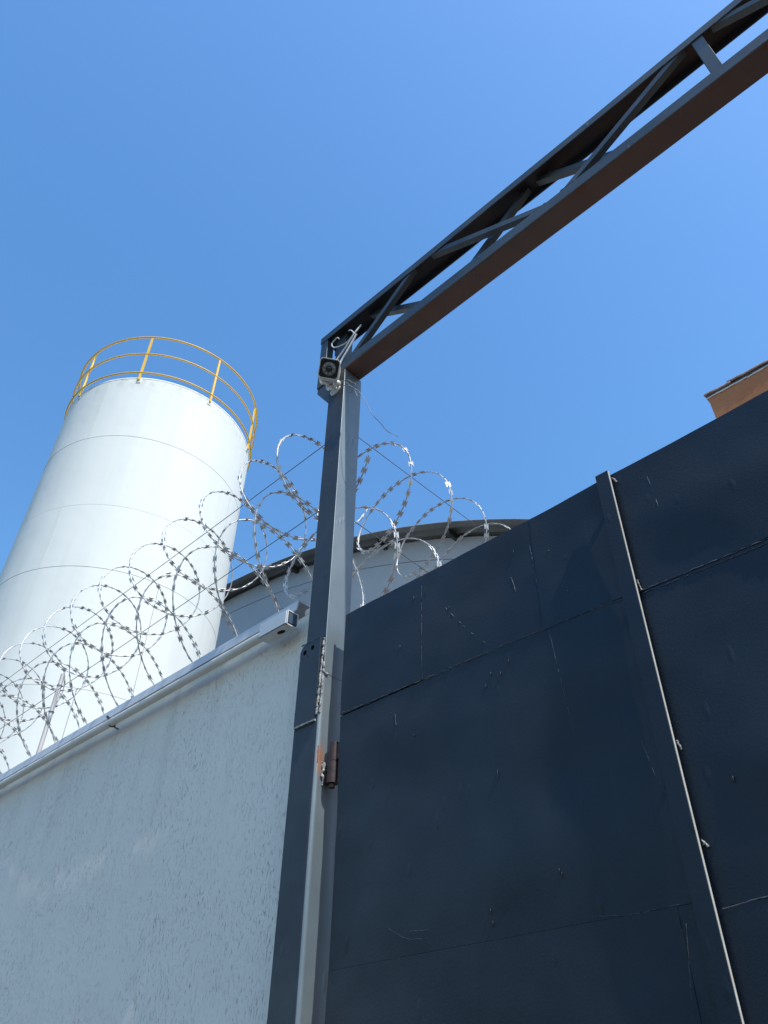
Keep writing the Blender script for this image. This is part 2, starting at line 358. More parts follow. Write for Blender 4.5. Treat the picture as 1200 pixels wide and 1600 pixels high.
# splice plate with two drilled holes (plate in the plane y = const)
def plate_with_holes(m, x0, x1, z0, z1, yf, yb, holes, r, cham):
    """front and back faces split in columns so each hole sits in its own cell"""
    xs = [x0] + [(holes[i][0] + holes[i+1][0]) / 2 for i in range(len(holes) - 1)] + [x1]; zc = min(h[1] for h in holes) - r * 2.2
    for i, (hx, hz) in enumerate(holes):
        a, b = xs[i], xs[i+1]; N = 20; inn = []; out = []
        for k in range(N):
            t = 2 * PI * k / N; ca, sa = math.cos(t), math.sin(t); inn.append((hx + r * ca, hz + r * sa))
            hxr = (b - hx) if ca > 0 else (hx - a); hzr = (z1 - hz) if sa > 0 else (hz - zc)
            tt = min(hxr / abs(ca) if abs(ca) > 1e-6 else 1e9, hzr / abs(sa) if abs(sa) > 1e-6 else 1e9)
            q = [hx + tt * ca, hz + tt * sa]
            if i == 0 and q[1] > z1 - cham and q[0] < x0 + cham: q = [x0 + cham * .5, z1 - cham * .5]
            out.append(tuple(q))
        for y, s in ((yf, 1), (yb, -1)):
            m.add([(x, y, z) for x, z in inn] + [(x, y, z) for x, z in out], [((k, (k+1) % N, N + (k+1) % N, N + k) if s < 0 else (N + k, N + (k+1) % N, (k+1) % N, k)) for k in range(N)])
        m.add([(x, yf, z) for x, z in inn] + [(x, yb, z) for x, z in inn], [(k, (k+1) % N, N + (k+1) % N, N + k) for k in range(N)])
        m.add([(x, yf, z) for x, z in out] + [(x, yb, z) for x, z in out], [(N + k, N + (k+1) % N, (k+1) % N, k) for k in range(N)])
    m.box((x0, yf, z0), (x1, yb, zc))
m = MB(); plate_with_holes(m, -1.8315, -1.7325, H + 1.088, H + 1.388, 1.4845, 1.4915, [(-1.808, H + 1.352), (-1.770, H + 1.358)], .0095, .02)
m.build('splice_plate', 'post', post)
m = MB(); m.box((-1.825, 1.4919, H + 1.33), (-1.745, 1.4925, H + 1.375)); m.build('hole_shade', 'dark', post)  # near-black sheet paints the shade inside the drilled holes
m = MB(); m.box((-1.8315, 1.4845, H + 1.0815), (-1.7325, 1.4918, H + 1.0876)); m.build('plate_cut_edge', M['spatter'], post)
# ragged weld beads
def bead(name, a, b, r, mname, parent, seed, step=.006, jit=.45):
    rnd = random.Random(seed); a = Vector(a); b = Vector(b); L = (b - a).length; n = max(6, int(L / step)); pts = []
    j = [rnd.uniform(-1, 1) for _ in range(n + 1)]
    m = MB()
    pts = [a.lerp(b, i / n) + Vector((rnd.uniform(-1, 1), rnd.uniform(-1, 1), rnd.uniform(-1, 1))) * r * jit for i in range(n + 1)]
    m.tube(pts, lambda t: r * (1 + jit * j[min(n, int(t * n + .5))]), 6); return m.build(name, mname, parent)
bead('weld_bead', (-1.729, 1.488, H + 1.10), (-1.727, 1.4975, H + 1.385), .0040, 'spatter', post, 3, .0045, .35)
bead('weld_bead', (-1.7235, 1.4975, H + 1.11), (-1.7215, 1.4985, H + 1.29), .0036, 'spatter', post, 4, .0045, .35)
bead('weld_bead', (-1.7215, 1.497, H + 1.255), (-1.7205, 1.520, H + 1.250), .004, 'spatter', post, 5)
bead('weld_bead', (-1.83, 1.486, H + 1.388), (-1.733, 1.486, H + 1.3885), .0022, 'weld', post, 6)
bead('weld_bead', (-1.8325, 1.4905, H + 1.10), (-1.8325, 1.4905, H + 1.37), .003, 'weld', post, 8)
bead('weld_bead', (-1.722, 1.502, H + .95), (-1.7225, 1.5015, H + 1.00), .0016, 'rust', post, 9)
def hinge(z, parent):
    h = bpy.data.objects.new('hinge', None); COL.objects.link(h); h.parent = parent
    cx, cy = -1.6945, 1.541
    m = MB(); m.tube([(cx, cy, H + z), (cx, cy, H + z + .066)], .0185, 18); m.build('knuckle', 'hinge', h)
    m = MB(); m.tube([(cx + .002, cy, H + z + .068), (cx + .002, cy, H + z + .127)], .0160, 18); m.build('knuckle', 'hinge', h)
    m = MB(); m.tube([(cx, cy, H + z - .012), (cx, cy, H + z - .0005)], .010, 12); m.build('pin', 'hinge', h)
    m = MB(); m.box((-1.7215, cy - .014, H + z + .004), (-1.711, cy + .01, H + z + .062)); m.build('leaf', 'hinge', h)
    m = MB(); m.box((-1.679, cy - .004, H + z + .072), (-1.664, cy + .012, H + z + .12)); m.build('leaf', 'hinge', h)
    bead('weld_bead', (-1.7205, 1.523, H + z + .0), (-1.7205, 1.524, H + z + .075), .0062, 'spatter', h, int(z * 100) + 11, jit=.6)
hinge(.885, post); hinge(-.75, post)
post2 = make_post('matching dark navy gate post at the right hand end of the truss')
post2.location = (1.8225 + 2.56, 0, 0)

# ------------------------------------------------------------------ truss beam over the gate
TX0, TX1 = -1.922, 2.55
truss = thing('truss_beam', 'dark navy steel lattice truss spanning from the post across the sky', 'truss')
def chord(name, sec, x0, x1, mats, parent, mi_fn, wob=.0015):
    m = MB(); n = len(sec); K = 60; rings = []
    for i in range(K + 1):
        x = x0 + (x1 - x0) * i / K; w = wob * math.sin(x * 2.3) + wob * .6 * math.sin(x * 7.1 + 1)
        rings += [(x, y, H + z + w) for y, z in sec]
    for i in range(K):
        for k in range(n):
            k2 = (k + 1) % n
            m.add([rings[i*n+k], rings[i*n+k2], rings[(i+1)*n+k2], rings[(i+1)*n+k]], [(0, 3, 2, 1)], mi_fn(sec[k], sec[k2]))
    m.add(rings[:n], [tuple(range(n))], 0); m.add(rings[-n:], [tuple(range(n - 1, -1, -1))], 0)
    import bmesh
    o = m.build(name, mats, parent); bm = bmesh.new(); bm.from_mesh(o.data); bmesh.ops.remove_doubles(bm, verts=bm.verts, dist=1e-5)
    bmesh.ops.recalc_face_normals(bm, faces=bm.faces); bm.to_mesh(o.data); bm.free(); return o
# bottom chord: channel lying on its back, web underneath (primer showing there), rounded folds
r = .007; arc = lambda cy, cz, a0, a1, k=5: [(cy + r * math.cos(a0 + (a1 - a0) * i / k), cz + r * math.sin(a0 + (a1 - a0) * i / k)) for i in range(k + 1)]
sec = [(1.500, 2.893)] + arc(1.500 + r, 2.829 + r, PI, 1.5 * PI) + arc(1.602 - r, 2.829 + r, 1.5 * PI, 2 * PI) + [(1.602, 2.893), (1.598, 2.897), (1.504, 2.897)]
chord('bottom_chord', sec, -1.915, TX1, ['truss', 'oxide'], truss, lambda a, b: 1 if (a[1] + b[1]) / 2 < 2.8345 else 0)
# top chord: channel open downwards
sec = [(1.500, 3.182), (1.500, 3.226), (1.602, 3.226), (1.602, 3.182), (1.5975, 3.182), (1.5975, 3.2215), (1.5045, 3.2215), (1.5045, 3.182)]
chord('top_chord', sec, TX0, TX1, ['truss', 'topunder'], truss, lambda a, b: 1 if (abs(a[1] - 3.2215) < 1e-5 and abs(b[1] - 3.2215) < 1e-5) else 0)
def lace(name, xa, za, xb, zb, y, w=.030, d=.028):
    m = MB(); a = Vector((xa, y, H + za)); b = Vector((xb, y, H + zb)); m.bar(a, b, w, d, (0, 1, 0)); 
    for e, q in ((a, b), (b, a)):                   # weld round each end
        zc = 2.8985 if e.z < H + 3.0 else 3.1825
        t_ = (H + zc - e.z) / (q.z - e.z) if abs(q.z - e.z) > 1e-6 else 0; c = e.lerp(q, max(0, t_)); hx = abs(w / 2 / math.sin(math.atan2(abs(q.z - e.z), abs(q.x - e.x))))
        bead('weld_bead', c + Vector((-hx, -d / 2 - .001, .001)), c + Vector((hx, -d / 2 - .001, .001)), .0034, 'weld', truss, int(abs(c.x) * 997) + 1, .005, .4)
    return m.build(name, 'truss', truss, .0015)
yf, yb_ = 1.5195, 1.567
lace('diagonal', -1.705, 2.885, -1.30, 3.205, yf); lace('diagonal', -1.185, 3.205, -.615, 2.888, yf); lace('diagonal', -.525, 2.888, .045, 3.205, yf)
lace('diagonal', .165, 3.205, .735, 2.888, yf); lace('diagonal', .825, 2.888, 1.395, 3.205, yf); lace('diagonal', 1.515, 3.205, 2.085, 2.888, yf)
for a in ((-1.62, 3.212, -1.18, 2.889), (-1.13, 2.889, -.69, 3.212), (-.635, 3.212, -.195, 2.889), (.85, 2.889, 1.29, 3.212), (1.345, 3.212, 1.785, 2.889)): lace('diagonal', *a, yb_)
for x, y in ((.102, 1.5225), (2.30, 1.5225)):
    m = MB(); m.box((x - .021, y - .017, H + 2.8965), (x + .021, y + .017, H + 3.205)); m.build('upright', 'truss', truss, .0015)
for (xa, xb, y0, y1) in ((-1.920, -1.872, 1.503, 1.545), (-1.845, -1.775, 1.540, 1.585), (2.48, 2.53, 1.503, 1.545)):
    m = MB(); m.box((xa, y0, H + 2.8965), (xb, y1, H + 3.2)); m.build('upright', 'truss', truss, .002)
m = MB(); m.prism([(-1.915, 1.506, H + 2.8275), (-1.915, 1.506, H + 2.80), (-1.826, 1.506, H + 2.665), (-1.8235, 1.506, H + 2.8275)], (0, .09, 0)); m.build('gusset_plate', 'truss', truss)

# ------------------------------------------------------------------ the two gate leaves: sheets welded on a tube frame
GY = 1.535; GT = H + 1.466
DENT = [(-1.13, .52, .003, .13, .11), (-.96, .56, .0035, .14, .12), (-.90, .72, -.003, .10, .16), (-1.42, .55, .003, .16, .2), (-.45, .62, .005, .10, .10), (-1.35, .95, .003, .2, .1), (-.42, 1.26, .004, .16, .1)]
def skin(x, z):
    d = .0095 * fbm(x, 0, z, 1.5) + .0007 * fbm(x, 7, z, 5)
    for cx_, cz_, a, sx, sz in DENT: d += 2.0 * a * math.exp(-((x - cx_) / sx) ** 2 - ((z - H - cz_) / sz) ** 2)
    return d
def sheet(parent, x0, x1, z0, z1, off=0.0, gap=.0004):
    x0 += gap; x1 -= gap; z0 += gap; z1 -= gap
    nx = max(4, int((x1 - x0) / .016)); nz = max(4, int((z1 - z0) / .016)); m = MB(); vs = []
    for i in range(nx + 1):
        for k in range(nz + 1):
            x = x0 + (x1 - x0) * i / nx; z = z0 + (z1 - z0) * k / nz
            e = min(1, min(x - x0, x1 - x, z - z0, z1 - z) / .05)
            vs.append((x, GY + off - skin(x, z) * (.88 + .12 * e), z))
    q = nz + 1
    m.add(vs, [(i*q+k, (i+1)*q+k, (i+1)*q+k+1, i*q+k+1) for i in range(nx) for k in range(nz)], 0, True)
    rim = [i*q for i in range(nx + 1)] + [nx*q + k for k in range(1, nz + 1)] + [i*q + nz for i in range(nx - 1, -1, -1)] + [k for k in range(nz - 1, 0, -1)]
    fr = [vs[i] for i in rim]; bk = [(x, GY + .008, z) for x, y, z in fr]; n = len(fr)
    m.add(fr + bk, [(n + i, n + (i+1) % n, (i+1) % n, i) for i in range(n)])
    return m.build('sheet', 'navy', parent)
def seam(parent, pts, seed, r=.0022, broken=.25, mname='weld'):
    """raised, broken line of filler or weld along a sheet joint"""
    rnd = random.Random(seed); m = MB(); P = []
    for a, b in zip(pts[:-1], pts[1:]):
        L = math.hypot(b[0]-a[0], b[1]-a[1]); n = max(2, int(L / .008))
        P += [(a[0] + (b[0]-a[0])*i/n, a[1] + (b[1]-a[1])*i/n) for i in range(n)]
    P.append(pts[-1]); run = []; rad = []
    def flush():
        if len(run) > 2: m.tube(list(run), lambda t, rr=list(rad): rr[min(len(rr)-1, int(t*(len(rr)-1)+.5))], 5)
        run.clear(); rad.clear()
    for x, z in P:
        sink = .005 if rnd.random() < broken * .5 else 0
        z2 = z + rnd.uniform(-1, 1) * .0012; x2 = x + rnd.uniform(-1, 1) * .0008
        run.append((x2, GY + .0006 + sink - skin(x2, H + z2) * .95, H + z2)); rad.append(r * .62 * rnd.uniform(.35, 1.2))
    flush()
    return m.build('weld_seam', mname, parent)
left = thing('gate_leaf', 'navy steel gate leaf hinged on the post, with the long cover strip', 'gate', 'leaves of the navy steel gate')
rightl = thing('gate_leaf', 'navy steel gate leaf right of the bright edged cover strip, below the orange parapet', 'gate', 'leaves of the navy steel gate')
def frame(parent, x0, x1):
    for a, b in (((x0, .05), (x0 + .04, GT - .003)), ((x1 - .04, .05), (x1, GT - .003))):
        m = MB(); m.box((a[0], GY + .0085, a[1]), (b[0], GY + .046, b[1])); m.build('frame_stile', 'navy', parent, .002)
    for z in (.05, H - .4, H + .36, H + 1.06, GT - .0435):
        m = MB(); m.box((x0 + .0405, GY + .0085, z), (x1 - .0405, GY + .0455, z + .04)); m.build('frame_rail', 'navy', parent)
frame(left, -1.662, -.640); frame(rightl, -.634, 2.42)
def dz(x): return 1.1015 - .021 * (x + 1.66)
for a in ((-1.664, -1.319, H + 1.094, GT), (-1.319, -.90, H + 1.089, GT, .0006), (-.90, -.638, H + 1.083, GT, -.0004),
          (-1.664, -.638, H + .392, H + 1.089, .0008), (-1.664, -.70, .05, H + .392, 0), (-.70, -.638, .05, H + .392, .001)): sheet(left, *a)
for a in ((-.636, .38, H + 1.076, GT), (.38, 1.40, H + 1.076, GT), (1.40, 2.424, H + 1.076, GT), (-.636, .38, H + .378, H + 1.076, .0016), (.38, 1.40, H + .378, H + 1.076), (1.40, 2.424, H + .378, H + 1.076),
          (-.636, .38, .05, H + .378), (.38, 1.40, .05, H + .378), (1.40, 2.424, .05, H + .378)): sheet(rightl, *a)
m = MB(); m.box((-.660, GY - .0215, .06), (-.622, GY - .0075, GT + .002)); strip = m.build('cover_strip', 'navy', left, .0012)
m = MB(); m.box((-.6219, GY - .0205, .07), (-.6209, GY - .0135, GT + .001)); m.build('pale_strip_edge', 'edge', left)  # thin pale line down the right-hand edge of the strip
seam(left, [(-1.658, 1.100), (-1.37, 1.094), (-1.06, 1.0935), (-.69, 1.081)], 21, .0018, .3, 'filler'); seam(left, [(-1.655, 1.094), (-1.37, 1.0885), (-1.06, 1.088), (-.67, 1.078)], 22, .0010, .3)
seam(left, [(-1.318, 1.46), (-1.321, 1.095)], 23, .0016, .3); seam(left, [(-.912, 1.40), (-.90, 1.2), (-.884, 1.06), (-.872, .92), (-.862, .79)], 24, .0017, .6, 'weld')
seam(left, [(-1.225, 1.30), (-1.19, 1.25), (-1.12, 1.155), (-1.065, 1.10)], 25, .002, .6, 'weld'); seam(left, [(-.985, 1.30), (-.972, 1.235)], 26, .002, .1)
seam(left, [(-.90, .403), (-.80, .392), (-.72, .393), (-.662, .398)], 27, .0014, .3); seam(left, [(-.685, .39), (-.716, .20), (-.72, 0)], 28, .0016, .3)
seam(left, [(-1.45, .46), (-1.40, .432), (-1.375, .425), (-1.325, .420)], 29, .0011, .1, 'weld'); seam(left, [(-1.378, .443), (-1.32, .437)], 30, .0010, 0, 'weld')
seam(left, [(-1.47, 1.045), (-1.43, 1.02), (-1.425, .985)], 31, .0018, .3); seam(left, [(-.70, .72), (-.685, .64), (-.672, .60)], 33, .0013, .2)
seam(rightl, [(-.618, 1.080), (-.31, 1.073), (.2, 1.072), (.6, 1.07)], 34, .0028, .1); seam(rightl, [(-.616, 1.070), (-.25, 1.061), (.4, 1.058)], 35, .0018, .2)
seam(rightl, [(-.615, .372), (-.56, .378), (-.45, .384), (-.1, .383)], 36, .0026, .1); seam(rightl, [(-.53, 1.40), (-.525, 1.34), (-.522, 1.29)], 37, .0025, .3)
# tack welds along the edge of the cover strip
rnd = random.Random(77)
for z, L in ((1.448, .02), (1.105, .028), (.695, .020), (.495, .014), (.08, .02)):
    bead('tack_weld', (-.6195, GY - .008, H + z), (-.614 + rnd.uniform(-.003, .004), GY - .004, H + z - L), .0026, 'spatter', left, int(z * 1000), .005, .6)
# paint runs and weld spatter on the sheets
rnd = random.Random(3)
def spatter(parent, x, z, L, w):
    m = MB(); y = GY - skin(x, H + z); n = 6
    m.tube([(x + rnd.uniform(-.2, .2) * w, y + .0006 - .0018 * math.sin(PI * i / n), H + z - L * i / n) for i in range(n + 1)], lambda t: w * (.4 + .8 * math.sin(PI * min(1, t * .9 + .1))), 5)
    m.build('paint_run', 'navy', parent)
for _ in range(8):
    x = rnd.uniform(-1.63, -.70); z = (rnd.uniform(1.13, 1.44) if rnd.random() < .6 else rnd.uniform(.15, 1.05)); spatter(left, x, z, rnd.uniform(.006, .03), rnd.uniform(.0006, .0016))
for _ in range(8):
    x = rnd.uniform(-.60, .1); z = rnd.uniform(.2, 1.43); spatter(rightl, x, z, rnd.uniform(.006, .028), rnd.uniform(.0006, .0017))
for x, z in ((-1.135, .455), (-1.132, .43), (-.945, .505), (-.94, .497), (-1.08, 1.03), (-1.05, 1.02), (-1.10, 1.0), (-1.02, 1.045), (-1.21, 1.30)): spatter(left, x, z, .014, .0010)

# ------------------------------------------------------------------ razor wire
def make_barb():
    m = MB(); t = .00035
    for s in (1, -1):
        poly = [(-.0175, .0118), (.0175, .0102), (.0065, .0030), (-.0065, .0030)]
        poly = [(a * s, b * s) for a, b in poly]
        lean = .0016 * s
        m.prism([(a, b, -t + lean * (abs(b) / .0098)) for a, b in poly], (0, 0, 2 * t))
    m.prism([(-.0062, -.0032, .0032), (.0062, -.0032, .0032), (.0062, .0032, .0032), (-.0062, .0032, .0032)], (0, 0, .0006))
    me_o = m.build('barb', 'razor'); me = me_o.data; bpy.data.objects.remove(me_o); return me
BARB = make_barb()
EYE = Vector((0, 0, H))
def coil(label, fn, turns, axis, nparts, seed, group):
    """fn(turn) -> point on the coil; barbs every 48 mm"""
    rnd = random.Random(seed); root = thing('razor_wire_coil', label, 'razor wire', group)
    a, b = turns; n = int((b - a) * 40); pts = [fn(a + (b - a) * i / n) for i in range(n + 1)]
    m = MB(); m.tube(pts, .0029, 8); m.build('core_wire', 'razor', root)
    spots = []; acc = 0; nxt = .02
    for i in range(n):
        p, q = pts[i], pts[i+1]; L = (q - p).length
        while acc + L >= nxt:
            c = p.lerp(q, (nxt - acc) / L); d = (q - p).normalized()
            w = (axis - d * axis.dot(d)).normalized(); nn = d.cross(w)
            tw = rnd.gauss(0, .35); w2 = w * math.cos(tw) + nn * math.sin(tw); n2 = d.cross(w2)
            mt = Matrix((d, w2, n2)).transposed().to_4x4(); mt.translation = c; spots.append(mt); nxt += .048 * rnd.uniform(.96, 1.04)
        acc += L
    def vis(mt):
        d = mt.translation - EYE; z = d.dot(fwd)
        if z < .2: return 1e6
        u, v = d.dot(right) / z * 1205, -d.dot(up) / z * 1205
        return d.length + (0 if abs(u) < 640 and abs(v) < 840 else 1000)
    spots.sort(key=vis)
    for mt in spots[:nparts]:
        o = bpy.data.objects.new('barb', BARB); COL.objects.link(o); o.parent = root; o.matrix_local = mt
    rest = spots[nparts:]
    if rest:
        m = MB(); bv = [v.co.copy() for v in BARB.vertices]; bf = [tuple(p.vertices) for p in BARB.polygons]
        for mt in rest: m.add([mt @ v for v in bv], bf)
        m.build('distant_barbs', 'razor', root)['kind'] = 'stuff'
    return root
def wob(t, s, a): return a * noise.noise(Vector((t * 1.7, s, 0))) 
def cl_up(t):
    a = 2 * PI * t; rr = .25 + wob(t, 1.5, .012)
    k = t if t > -1 else -1 + (t + 1) * .4
    base = wp(-2.325 - .306 * k + wob(t, 4.2, .03), 1.632 + rr * 1.03 * math.sin(a + .07), H + 2.405 + rr * math.cos(a) - (.03 if t < -.5 else 0) * min(1, (-.5 - t) * 2 if t < -.5 else 0) + wob(t, 9.1, .02)); return base
def cl_lo(t):
    k = t if t > -.5 else -.5 + (t + .5) * .62          # turns bunch up towards the post
    a = 2 * PI * t; rr = .285 + wob(t, 21.5, .016)
    return wp(-2.30 - .312 * k + wob(t, 14.2, .05), 1.655 - rr * .92 * math.sin(a + .35), H + 1.975 + rr * math.cos(a) + wob(t, 19.1, .025))
def cr_up(t):
    a = 2 * PI * t; rr = .232 + wob(t, 31.5, .012)
    return Vector((-1.89 + rr * math.sin(a + .18), 1.822 + .272 * t + wob(t, 34, .02), H + 2.402 + rr * math.cos(a) + wob(t, 39, .015)))
def cr_lo(t):
    a = 2 * PI * t; rr = .235 + wob(t, 51.5, .02)
    return Vector((-1.89 + rr * math.sin(a + .1), 1.70 + .285 * t + wob(t, 54, .03), H + 1.93 + rr * math.cos(a) + wob(t, 59, .02)))
AX = Vector((1, 0, 0)); AY = Vector((0, 1, 0))
coil('upper razor wire coil strung along the long wall left of the post', cl_up, (-1.72, 15.2), AX, 300, 1, 'razor wire coils')
coil('lower razor wire coil resting on the coping left of the post', cl_lo, (-1.6, 15.2), AX, 300, 2, 'razor wire coils')
coil('upper razor wire coil running back behind the gate, right of the post', cr_up, (-.7, 9.2), AY, 150, 3, 'razor wire coils')
coil('lower razor wire coil running back behind the gate, just above its top edge', cr_lo, (-.5, 9.2), AY, 150, 4, 'razor wire coils')
def line_wire(label, a, b, r=.0019):
    a = Vector(a); b = Vector(b); n = 60; m = MB()
    m.tube([a.lerp(b, i / n) + Vector((0, 0, -.012 * math.sin(PI * i / n))) for i in range(n + 1)], r, 6)
    return tag(m.build('tension_wire', 'wire'), label, 'wire', 'tension wires through the razor coils')
line_wire('dark straight wire threading the upper coil along the long wall', (-1.83, 1.63, H + 2.60), wp(-8.2, 1.632, H + 2.57))
line_wire('dark straight wire threading the lower coil along the long wall', (-1.83, 1.63, H + 2.19), wp(-8.2, 1.655, H + 2.14))
line_wire('dark straight wire threading the upper coil behind the gate', (-1.83, 1.63, H + 2.60), (-1.89, 9.3, H + 2.74), .0017)
line_wire('pale straight wire threading the lower coil behind the gate', (-1.82, 1.63, H + 2.08), (-1.89, 9.3, H + 2.02), .0017)
# twisted tie wires at the coil crossings
m = MB(); m.tube([wp(-4.30, 1.645, WT + .055), wp(-4.302, 1.645, H + 2.265)], .0125, 12); 
st = thing('support_tube', 'short pale steel tube standing on the wall coping inside the coils', 'tube'); m.build('tube', 'tube', st)
for z in (2.19, 2.02):
    m = MB(); c = wp(-4.30, 1.645, H + z); m.tube([c + Vector((.0145*math.cos(a), .0145*math.sin(a), .002*math.sin(3*a))) for a in [2*PI*i/16 for i in range(16)]], .002, 6, True); m.build('tie_wire', 'wire', st)

# ------------------------------------------------------------------ security camera on the post
camt = thing('security_camera', 'white bullet security camera with black lens face bolted to the post', 'camera')
fc = Vector((-1.700, 1.388, H + 2.700)); nrm = Vector((.56, -.52, -.645)).normalized()
hr = Vector((0, 0, 1)).cross(nrm).normalized(); hu = nrm.cross(hr).normalized()      # hr: sideways, hu: up in the face plane
cr = math.radians(-7); hr, hu = hr * math.cos(cr) + hu * math.sin(cr), hu * math.cos(cr) - hr * math.sin(cr)
KC = 1.2
def F(x, y, z): return fc + (hr * x + hu * y + nrm * z) * KC
def rrect(w, h, r, z, n=6):
    out = []
    for cx_, cy_, a0 in ((w-r, h-r, 0), (-(w-r), h-r, PI/2), (-(w-r), -(h-r), PI), (w-r, -(h-r), 1.5*PI)):
        for i in range(n + 1):
            a = a0 + PI/2 * i / n; out.append(F(cx_ + r*math.cos(a), cy_ + r*math.sin(a), z))
    return out
def loft(m, rings, mi=0, cap0=True, cap1=True):
    n = len(rings[0]); vs = [p for r_ in rings for p in r_]
    m.add(vs, [(i*n+k, i*n+(k+1)%n, (i+1)*n+(k+1)%n, (i+1)*n+k) for i in range(len(rings)-1) for k in range(n)], mi, True)
    if cap0: m.add(rings[0], [tuple(range(n-1, -1, -1))], mi)
    if cap1: m.add(rings[-1], [tuple(range(n))], mi)
m = MB(); loft(m, [rrect(.030, .030, .012, -.155), rrect(.033, .033, .013, -.150), rrect(.0345, .0345, .012, -.01), rrect(.0345, .0345, .012, -.002)]); m.build('housing', 'whitecam', camt)
m = MB(); loft(m, [rrect(.0335, .0335, .011, -.0018), rrect(.0335, .0335, .011, .0012), rrect(.032, .032, .010, .002)], cap0=False); face = m.build('front_glass', 'camface', camt)
m = MB(); loft(m, [rrect(.0375, .0375, .014, -.140), rrect(.0375, .0375, .014, .010), rrect(.0355, .0355, .0125, .010), rrect(.0355, .0355, .0125, -.140)], cap0=False, cap1=False); m.build('sun_shield', 'whitecam', camt)
m = MB(); m.lathe([(a * KC, b * KC) for a, b in ((.0255, .0022), (.0245, .0032), (.012, .0024), (.0118, .0030))], fc, nrm, 32); m.build('reflector_ring', 'camring', face)
m = MB(); m.lathe([(a * KC, b * KC) for a, b in ((.0118, .002), (.0118, .0052), (.0095, .0052), (.0085, .0032), (.0001, .0032))], fc, nrm, 28); m.build('lens_barrel', 'camface', face)
m = MB(); m.lathe([(a * KC, b * KC) for a, b in ((.0080, .0034), (.0065, .0050), (.0035, .0060), (.0001, .0063))], fc, nrm, 24); m.build('lens', 'lens', face)
for k in range(8):
    a = 2 * PI * (k + .5) / 8; c = F(.0185 * math.cos(a), .0185 * math.sin(a), .0026); m = MB()
    m.lathe([(.0034, 0), (.0034, .001), (.0022, .0022), (.0001, .0027)], c, nrm, 12); m.build('infrared_lamp', 'led', face)
for sx in (-1, 1):
    for sy in (-1, 1):
        m = MB(); m.lathe([(.0018, .0018), (.0016, .0028), (.0001, .003)], F(.0275*sx, .0275*sy, 0), nrm, 10); m.build('screw', 'camring', face)
# label plate under the housing, bracket arm, ball joint and base disc on the post
m = MB(); m.prism([F(-.02, -.0382, -.075), F(.02, -.0382, -.075), F(.02, -.0382, -.045), F(-.02, -.0382, -.045)], hu * -.0006); m.build('label_plate', 'greycable', camt)
bc = Vector((-1.776, 1.4985, H + 2.716))
m = MB(); m.lathe([(.0001, .006), (.028, .006), (.031, .004), (.032, .0005), (.032, -.001)][::-1], bc, (0, -1, 0), 32); base = m.build('base_disc', 'whitecam', camt)
for k in range(3):
    a = 2 * PI * k / 3 + PI / 2 + .3; c = bc + Vector((.021 * math.cos(a), -.0058, .021 * math.sin(a)))
    m = MB(); m.lathe([(.0034, 0), (.0034, .0008), (.0001, .0009)], c, (0, -1, 0), 12); m.build('screw_hole', 'dark', base)
arm = spline([bc + Vector((0, -.004, .002)), bc + Vector((.006, -.022, -.004)), F(.004, -.055, -.105), F(.002, -.036, -.10)], 8)
m = MB(); m.tube(arm, lambda t: .0135 - .004 * math.sin(PI * t), 14); m.build('bracket_arm', 'whitecam', camt)
m = MB(); kp = Vector((-1.727, 1.462, H + 2.69)); m.lathe([(.0001, -.017), (.011, -.014), (.017, -.006), (.018, .002), (.014, .011), (.0001, .014)], kp, (.7, -.5, .35), 18); m.build('ball_joint', 'whitecam', camt)
# cables
def cable(name, label, pts, r, mname, grp='camera cables'):
    m = MB(); m.tube(spline(pts, 10), r, 7); return tag(m.build(name, mname), label, 'cable', grp)
cable('cable', 'thick white cable dropping from the truss to the camera bracket', [(-1.655, 1.497, H + 3.02), (-1.672, 1.494, H + 2.985), (-1.70, 1.488, H + 2.93), (-1.735, 1.48, H + 2.86), (-1.742, 1.472, H + 2.79), (-1.728, 1.466, H + 2.70)], .0048, 'cable')
cable('cable', 'pale cable rising behind the camera to the truss', [(-1.783, 1.46, H + 2.80), (-1.79, 1.475, H + 2.86), (-1.765, 1.49, H + 2.93), (-1.71, 1.494, H + 2.985), (-1.67, 1.498, H + 3.04), (-1.645, 1.515, H + 3.10)], .0042, 'cable')
cable('cable', 'white cable loop curled under the top chord', [(-1.66, 1.50, H + 3.05), (-1.72, 1.497, H + 3.015), (-1.80, 1.495, H + 3.045), (-1.83, 1.497, H + 3.10), (-1.80, 1.50, H + 3.125), (-1.785, 1.505, H + 3.11)], .0034, 'cable')
cable('cable', 'short frayed white cable tail below the top chord', [(-1.665, 1.497, H + 3.03), (-1.69, 1.50, H + 3.08), (-1.71, 1.505, H + 3.11), (-1.725, 1.51, H + 3.125)], .003, 'cable')
cable('cable', 'thin grey wire hanging from the camera bracket past the post to the coil', [(-1.735, 1.478, H + 2.715), (-1.70, 1.478, H + 2.70), (-1.655, 1.48, H + 2.63), (-1.61, 1.49, H + 2.565), (-1.575, 1.50, H + 2.48), (-1.553, 1.52, H + 2.40), (-1.548, 1.56, H + 2.38), (-1.56, 1.62, H + 2.38), (-1.60, 1.72, H + 2.46), (-1.66, 1.79, H + 2.545)], .0013, 'greycable')
cable('cable', 'thin dark wire curling off the post below the bracket', [(-1.735, 1.478, H + 2.695), (-1.69, 1.482, H + 2.66), (-1.65, 1.484, H + 2.625), (-1.63, 1.486, H + 2.58), (-1.615, 1.488, H + 2.535)], .0015, 'greycable')
cable('cable', 'thin grey wire bundle end twisted beside the post corner', [(-1.72, 1.48, H + 2.70), (-1.68, 1.478, H + 2.69), (-1.645, 1.48, H + 2.645), (-1.625, 1.482, H + 2.62), (-1.64, 1.486, H + 2.60), (-1.67, 1.488, H + 2.60)], .0013, 'greycable')

